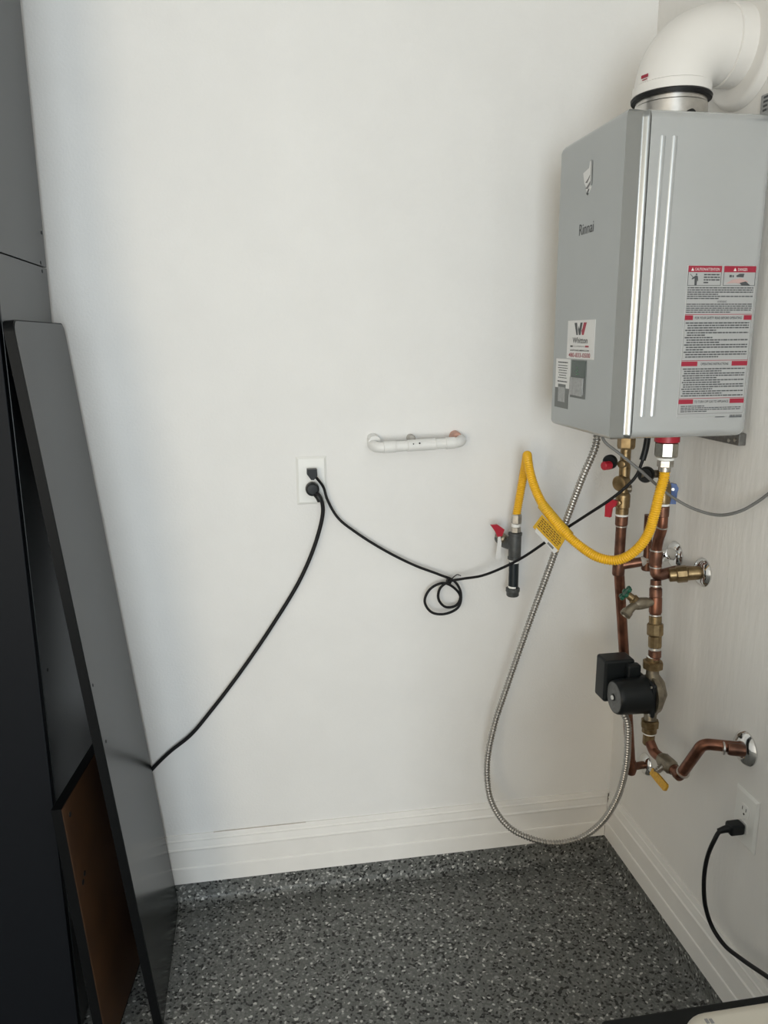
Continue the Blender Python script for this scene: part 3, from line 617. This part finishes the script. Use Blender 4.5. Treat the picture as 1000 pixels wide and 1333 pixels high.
# column below: tee with drain tap, brass coupling
e1 = cp(854, 755); e2 = cp(852.5, 858)
MB().tube([e1, e2], .0125, 22).build('lower_riser', 'copper', t)
dn = (e2-e1).normalized(); zz = lambda py: e1.lerp(e2, (py-755)/103)
ring(zz(761), dn, .0140, .004, 'solder', t, 'solder_ring'); ring(zz(765), dn, .0148, .022, 'copper', t, 'fitting'); ring(zz(776), dn, .0152, .042, 'copper_new', t, 'tee'); ring(zz(799), dn, .0142, .004, 'solder', t, 'solder_ring')
ring(zz(801), dn, .0148, .020, 'brass', t, 'brass_adapter'); ring(zz(811), dn, .0192, .030, 'brass', t, 'brass_coupling', 10); ring(zz(827), dn, .0158, .030, 'brass', t, 'brass_adapter', 10); ring(zz(841), dn, .0138, .010, 'solder', t, 'solder_ring'); ring(zz(846), dn, .0150, .018, 'copper', t, 'fitting')
# drain tap (boiler drain)
d0 = zz(783); dl = V((-1, -.12, 0)).normalized()
body = MB().lathe(d0, dl, [(0, .0105), (.022, .0105), (.023, .013), (.040, .0145), (.052, .0145), (.060, .010)], 18).build('drain_tap', 'bronze', t)
c_ = d0+dl*.046
MB().tube([c_, c_+V((-.020, -.008, -.004)), c_+V((-.036, -.012, -.016))], [.0105, .0095, .0115], 16).build('spout', 'bronze', body)
MB().lathe(c_+V((-.032, -.011, -.013)), V((-.8, -.35, -.65)), [(0, .0125), (.012, .0135), (.013, .0105), (.010, .0095)], 16).build('hose_thread', 'bronze', body)
ha = V((-.75, .25, .62)).normalized()
MB().lathe(c_, ha, [(.006, .011), (.018, .0125), (.020, .0095), (.036, .0085)], 14).build('bonnet', 'brass', body)
q = MB(); hc = c_+ha*.040; _a, hu, hv = frame(ha)
for k in range(6):
    a = k*math.pi/3; q.lathe(hc+(hu*math.cos(a)+hv*math.sin(a))*.014-ha*.004, ha, [(0, .004), (.002, .0062), (.007, .0062), (.009, .004)], 10)
q.lathe(hc-ha*.003, ha, [(0, .012), (.006, .012)], 18); q.build('hand_wheel', 'green', body)

# ------------------------------------------------------------------ circulation pump
PX, PY, PZ = -.103, -.382, cp(850, 904).z
t = thing('circulation_pump', (PX, PY, PZ-.09), 'black circulation pump with round grey face on the copper pipe', 'pump')
zn1 = cp(852, 862).z; zn2 = cp(850, 950).z
ring(V((PX+.002, PY+.006, zn1+.014)), Dn, .0160, .014, 'brass', t, 'threaded_collar'); ring(V((PX+.002, PY+.006, zn1+.002)), Dn, .0242, .020, 'brass', t, 'union_nut', 8)
ring(V((PX+.002, PY+.006, zn1+.017)), Dn, .0158, .005, 'tape', t, 'tape_ring')
MB().tube([V((PX+.002, PY+.006, zn1-.01)), V((PX+.002, PY+.004, PZ+.048)), V((PX+.012, PY, PZ+.026)), V((PX+.016, PY, PZ)), V((PX+.012, PY, PZ-.026)), V((PX+.002, PY, PZ-.05)), V((PX, PY-.004, zn2+.02))], [.0150, .0155, .0200, .0235, .0200, .0155, .0150], 24).build('pump_casing', 'bronze', t)
MB().lathe((PX+.014, PY, PZ), (-1, 0, 0), [(0, .036), (.006, .046), (.018, .048), (.020, .048)], 32).build('casing_flange', 'bronze', t)
q = MB().box(PX-.020, PX-.008, PY-.043, PY+.043, PZ-.043, PZ+.043, .006, 3, mtx=None); q.build('motor_flange', 'blackp', t)
for a in (45, 135, 225, 315):
    MB().lathe((PX-.019, PY+.050*math.cos(math.radians(a)), PZ+.050*math.sin(math.radians(a))), (-1, 0, 0), [(0, .0035), (.004, .0035)], 8).build('screw', 'zinc', t)
mo = MB().lathe((PX-.018, PY, PZ), (-1, 0, 0), [(0, .0455), (.006, .0455), (.010, .0440), (.066, .0425), (.074, .0410), (.078, .0385)], 48).build('motor', 'blackp', t)
XF = PX-.018-.078
MB().lathe((XF+.001, PY, PZ), (-1, 0, 0), [(0, .0365), (.0016, .0365), (.002, .0350)], 48).build('face_plate', 'facegrey', mo)
MB().lathe((XF-.0005, PY, PZ), (-1, 0, 0), [(0, .0085), (.003, .0085), (.0034, .0065)], 20).build('hub_ring', 'blackp', mo)
MB().lathe((XF-.0032, PY, PZ), (-1, 0, 0), [(0, .0058), (.003, .0052)], 16).build('vent_plug', 'white', mo)
MB().box(PX-.106, PX-.028, PY+.034, PY+.088, PZ-.030, PZ+.078, .007, 3).build('control_box', 'blackp', t)
MB().box(PX-.055, PX-.020, PY+.016, PY+.040, PZ+.034, PZ+.070, .006, 3).build('box_neck', 'blackp', t)
ring(V((PX, PY-.004, zn2+.022)), Dn, .0215, .020, 'brass', t, 'union_nut', 8); ring(V((PX, PY-.004, zn2+.004)), Dn, .0178, .016, 'brass', t, 'threaded_collar'); 

# ------------------------------------------------------------------ supply pipe under the pump
q0 = V((PX, PY-.004, zn2-.010))
t = thing('supply_pipe', at(972, 974, X=0), 'bent copper supply pipe with yellow lever valve under the pump', 'pipe')
ring(q0, Dn, .0160, .005, 'tape', t, 'tape_ring'); ring(q0+V((0, 0, -.004)), Dn, .0142, .030, 'brass', t, 'adapter')
k1 = at(851.5, 979, X=-.100); k2 = at(886, 1009, X=-.092); k3 = at(919, 974, X=-.082); k4 = at(972, 974, X=0)
k3.z = k4.z
path = fillet([q0+V((0, 0, -.02)), k1, k2, k3+V((0, .012, 0)), V((0, k4.y, k4.z))], .022, 10)
MB().tube(path, .0125, 22).build('pipe', 'copper_new', t)
dv = (k2-k1).normalized(); vc = k1.lerp(k2, .52)
vb = MB().lathe(vc-dv*.026, dv, [(0, .0145), (.006, .0160), (.010, .0185), (.040, .0185), (.046, .0160), (.052, .0145)], 12).build('ball_valve', 'bronze', t)
ring(k2-dv*.012, dv, .0150, .014, 'copper', t, 'elbow_socket'); d3 = (k3-k2).normalized(); ring(k2+d3*.012, d3, .0152, .004, 'solder', t, 'solder_ring')
dw = (V((0, k4.y, k4.z))-(k3+V((0, .012, 0)))).normalized(); ring(k3+dw*.034, dw, .0140, .004, 'solder', t, 'solder_ring'); ring(k3+dw*.044, dw, .0138, .05, 'copper', t, 'wall_adapter')
MB().lathe((-.0005, k4.y, k4.z), (-1, 0, 0), [(0, .0385), (.003, .0385), (.010, .032), (.016, .0155)], 36).build('escutcheon', 'chrome', t)
sd = V((-.8, -.25, -.25)).normalized()
MB().lathe(vc, sd, [(.010, .009), (.030, .008), (.031, .006), (.038, .006)], 14).build('stem', 'zinc', vb)
h0 = at(850, 1004, X=-.128); h1 = at(869.5, 1027, X=-.128); hd = (h1-h0).normalized(); sl = V((-.6, -.75, .2)); sl = (sl-hd*sl.dot(hd)).normalized(); hw = hd.cross(sl)
q = MB(); q.prism([h0+hw*.008, h0-hw*.008, h0.lerp(h1, .5)-hw*.009, h1-hd*.004-hw*.009, h1-hw*.005, h1+hw*.005, h1-hd*.004+hw*.009, h0.lerp(h1, .5)+hw*.009], sl*.006); q.build('lever', 'brassyellow', vb)
q = MB(); q.prism([h0-hd*.012+hw*.005, h0-hd*.012-hw*.005, h0+hd*.012-hw*.005, h0+hd*.012+hw*.005], sl*.003); q.build('lever_plate', 'zinc', vb)

# ------------------------------------------------------------------ gas: connection under the heater, hose, stub on the back wall
GX, GY = -.150, -.452
def gz(py, px=867): return at(px, py, Y=GY).z
t = thing('gas_hose', (GX, GY, gz(612)), 'yellow corrugated gas hose from black wall pipe up to the water heater', 'hose')
MB().lathe((GX, GY, Z0-.0005), Dn, [(0, .0255), (.004, .0265), (Z0-gz(574.5), .0265)], 20).build('red_collar', 'red', t)
ring((GX, GY, gz(574.5)), Dn, .0250, gz(574.5)-gz(595), 'nickel', t, 'union_nut', 8)
ring((GX, GY, gz(595)), Dn, .0180, gz(595)-gz(599), 'tape', t, 'tape_ring'); ring((GX, GY, gz(598.5)), Dn, .0172, gz(598.5)-gz(608), 'zinc', t, 'hex_adapter', 6); ring((GX, GY, gz(607)), Dn, .0125, gz(607)-gz(614), 'zinc', t, 'hose_end')
SX, SY = at(671, 690, Y=-.075).x, -.075
hp = [V((SX+.002, SY, at(673.5, 670, Y=SY).z)), at(676, 650, Y=-.076), at(681, 622, Y=-.082), at(685, 601, Y=-.100), at(686.5, 592.5, Y=-.122), at(687.5, 601, Y=-.146), at(692, 622, Y=-.172), at(702, 648, Y=-.205), at(717, 672, Y=-.245), at(735, 693, Y=-.285), at(758, 713, Y=-.325), at(780, 726, Y=-.362), at(804, 729, Y=-.392), at(826, 718, Y=-.417), at(843, 697, Y=-.434), at(852, 670, Y=-.445), at(858, 645, Y=-.452), V((GX, GY, gz(620, 863))), V((GX, GY, gz(610)))]
path = spline(hp, .0009)
MB().tube(path, corrugated(path, .0118, .0054, .0024), 16).build('corrugated_tube', 'yellow', t, angle=80)
# folded hose tag
g0, g1 = at(706, 657, Y=-.216), at(741, 698, Y=-.292); gd = (g1-g0).normalized()
MB().tube([g0, g0.lerp(g1, .33)+V((0, 0, -.001)), g0.lerp(g1, .66)+V((0, 0, -.001)), g1], .0130, 18).build('tag_wrap', 'yellowtag', t)
c4 = [at(706, 670, Y=-.236), at(736, 702, Y=-.292), at(726, 719, Y=-.270), at(694, 686, Y=-.208)]
nrm = (c4[1]-c4[0]).cross(c4[3]-c4[0]).normalized()
if nrm.y > 0: nrm = -nrm
tg = MB().prism(c4, nrm*.0012).build('hose_tag', 'yellowtag', t, flat=True)
L_ = lambda a, b: (c4[0].lerp(c4[1], a)).lerp(c4[3].lerp(c4[2], a), b) + nrm*.0012
q = MB(); random.seed(9)
for i in range(5):
    a = .08
    while a < .9:
        l = random.uniform(.04, .12); q.prism([L_(a, .12+i*.13), L_(a+l, .12+i*.13), L_(a+l, .17+i*.13), L_(a, .17+i*.13)], nrm*.0003); a += l+.03
q.build('fine_print', 'hardboard', tg, flat=True)
q = MB(); q.prism([L_(.10, .86), L_(1.0, .86), L_(.94, 1.22), L_(.62, 1.10), L_(.15, 1.10)], nrm*.0008); wt = q.build('white_tag', 'white', t, flat=True)
q = MB(); q.prism([L_(.62, .92)+nrm*.0008, L_(.85, .92)+nrm*.0008, L_(.85, 1.06)+nrm*.0008, L_(.62, 1.06)+nrm*.0008], nrm*.0003)
q.build('bar_marks', 'printgrey', wt, flat=True)

def sz(py): return at(670, py, Y=SY).z
t = thing('gas_stub', (SX, 0, sz(690)), 'black iron gas drip leg with red valve lever on the back wall', 'gas pipe')
ring((SX+.002, SY, sz(669)), Dn, .0140, sz(669)-sz(682), 'zinc', t, 'hose_nut', 6); ring((SX+.001, SY, sz(681.5)), Dn, .0118, sz(681.5)-sz(686), 'tape', t, 'tape_ring'); ring((SX+.001, SY, sz(685.5)), Dn, .0140, sz(685.5)-sz(693), 'zinc', t, 'flare_fitting', 6)
lt = sz(693)-sz(728); te = MB().lathe((SX, SY, sz(693)), Dn, [(0, .0165), (.001, .0185), (.007, .0185), (.008, .0168), (lt-.008, .0168), (lt-.007, .0185), (lt-.001, .0185), (lt, .0165)], 28).build('tee', 'iron', t)
zt2 = sz(709); MB().tube([V((SX, SY, zt2)), V((SX-.010, SY+.02, zt2)), V((SX-.018, -.035, zt2)), V((SX-.018, .004, zt2))], [.0168, .0175, .0170, .0150], 20).build('wall_branch', 'iron', te)
ring((SX, SY, sz(727.5)), Dn, .0140, sz(727.5)-sz(732.5), 'tape', t, 'tape_ring')
MB().lathe((SX-.001, SY, sz(731)), Dn, [(0, .0133), (sz(731)-sz(765), .0133)], 24).build('nipple', 'ironblack', t)
ring((SX-.002, SY, sz(762)), Dn, .0135, sz(762)-sz(766), 'tape', t, 'tape_ring')
MB().lathe((SX-.002, SY, sz(764.5)), Dn, [(0, .0165), (.002, .0190), (.010, .0190), (.012, .0172), (.022, .0168), (.024, .0150)], 24).build('cap', 'iron', t)
vq = at(655, 695, Y=-.04)
vb = MB().lathe(V((SX-.018, -.045, zt2+.006)), V((-.75, -.35, .55)), [(0, .013), (.018, .0135), (.022, .009), (.034, .008)], 14).build('gas_valve', 'bronze', t)
lv = [(639, 683.5), (648, 683), (657, 689.5), (654, 698), (648, 699), (645, 692)]
MB().prism([at(x, y, Y=-.066) for x, y in lv], (0, .007, 0)).build('lever', 'red', vb)
MB().prism([at(x, y, Y=-.064) for x, y in ((648.5, 699), (651.5, 698), (653, 706), (652, 722), (653.5, 730), (649, 730), (645, 726), (647, 714))], (0, .001, 0)).build('paper_tag', 'white', vb, flat=True)

# ------------------------------------------------------------------ flexible conduit and grey cable
cpn = [V((-.262, -.345, Z0-.0008)), at(776, 578, Y=-.34), at(758, 622, Y=-.30), at(740, 670, Y=-.25), at(715, 740, Y=-.19), at(690, 808, Y=-.15), at(662, 888, Y=-.13), at(642, 950, Y=-.125), at(634, 1000, Y=-.125), at(640, 1044, Y=-.13), at(662, 1076, Y=-.14), at(690, 1091, Y=-.155), at(722, 1097.5, Y=-.175), at(755, 1091, Y=-.20), at(782, 1072, Y=-.235), at(803, 1040, Y=-.275), at(814, 1003, Y=-.31), at(817.5, 965, Y=-.335), at(815, 935, Y=-.345), V((PX-.082, PY+.045, PZ-.028))]
path = spline(cpn, .0013); t = thing('flexible_conduit', path[0], 'silver corrugated metal conduit sagging from the water heater to the pump', 'conduit')
MB().tube(path, corrugated(path, .0091, .0082, .0032), 14).build('metal_tube', 'conduit', t, angle=80)
gpt = [V((-.262, -.372, Z0-.0008)), at(786, 573, Y=-.385), at(806, 590, Y=-.395), at(832, 611, Y=-.405), at(856, 632, X=-.132), at(880, 650, X=-.10), at(905, 663, X=-.07), at(935, 670.5, X=-.04), at(965, 665, X=-.025), at(985, 654, X=-.012), at(1003, 641, X=-.008), at(1040, 612, X=-.008)]
path = spline(gpt, .006); t = thing('sensor_cable', path[0], 'thin grey cable sagging from the water heater along the side wall', 'cable')
MB().tube(path, .0034, 10).build('cable', 'greycable', t)

# ------------------------------------------------------------------ black top with white appliance, lower right; body below added to block light
TZ = .90; c0 = at(783, 1330.5, Z=TZ); c1 = at(1000, 1290, Z=TZ); ye = (c0.y+c1.y)/2
t = thing('black_top_light_block', (c0.x/2, ye-.25, 0), 'black worktop by the side wall on an added unseen body that blocks light', 'cabinet')
MB().box(c0.x, -.02, ye-.50, ye, TZ-.03, TZ, .004, 2).build('worktop', 'tableblack', t)
MB().box(c0.x+.01, -.03, ye-.48, ye-.01, .06, TZ-.03, .002, 1).build('body', 'tableblack', t)  # solid unseen body, added to shade the lower right corner
MB().box(c0.x+.03, -.05, ye-.45, ye-.03, 0, .06).build('plinth', 'tableblack', t)
xm = (c0.x-.02)/2
for x0_, x1_, hx in ((c0.x+.012, xm-.002, xm-.03), (xm+.002, -.032, xm+.03)):
    d = MB().box(x0_, x1_, ye-.50, ye-.4815, .07, TZ-.035, .003, 2).build('door', 'tableblack', t)
    MB().box(hx-.006, hx+.006, ye-.525, ye-.50, .55, .68, .004, 2).build('handle', 'steel', d)
WZ = TZ+.045; w0 = at(883, 1333, Z=WZ); w1 = at(906, 1314.5, Z=WZ); w2 = at(1000, 1297, Z=WZ)
t = thing('white_appliance', (w0.x+.14, w2.y-.12, TZ), 'white plastic appliance with rounded corners on the black worktop by the side wall', 'appliance')
xa, xb, ya, yb = w0.x-.002, min(w0.x+.36, -.06), w2.y-.26, (w1.y+w2.y)/2
rc = .035; poly = []
for cx, cy, s0 in ((xb-rc, yb-rc, 0), (xa+rc, yb-rc, 90), (xa+rc, ya+rc, 180), (xb-rc, ya+rc, 270)):
    poly += [(cx+rc*math.cos(math.radians(s0+k*11.25)), cy+rc*math.sin(math.radians(s0+k*11.25)), math.radians(s0+k*11.25)) for k in range(9)]
n = len(poly); vs = []; ls = [(TZ+.0005, .004), (TZ+.006, 0), (WZ-.010, 0), (WZ-.004, .002), (WZ-.001, .006), (WZ, .012)]
for z, ins in ls: vs += [V((x-ins*math.cos(a), y-ins*math.sin(a), z)) for x, y, a in poly]
MB().add(vs, [(j*n+i, j*n+(i+1) % n, (j+1)*n+(i+1) % n, (j+1)*n+i) for j in range(len(ls)-1) for i in range(n)]+[tuple(range(n-1, -1, -1)), tuple(range((len(ls)-1)*n, len(ls)*n))]).build('housing', 'appl', t, angle=50)
q = MB()
for px in (921, 927):
    g = at(px, 1330, Z=WZ); q.box(g.x-.0015, g.x+.0015, g.y-.002, g.y+.003, WZ, WZ+.0004)
q.build('printed_mark', 'printgrey', t, flat=True)
MB().box((xa+xb)/2-.05, (xa+xb)/2+.05, ya-.002, ya+.002, TZ+.01, TZ+.03, .001, 1).build('front_panel', 'darksheet', t)
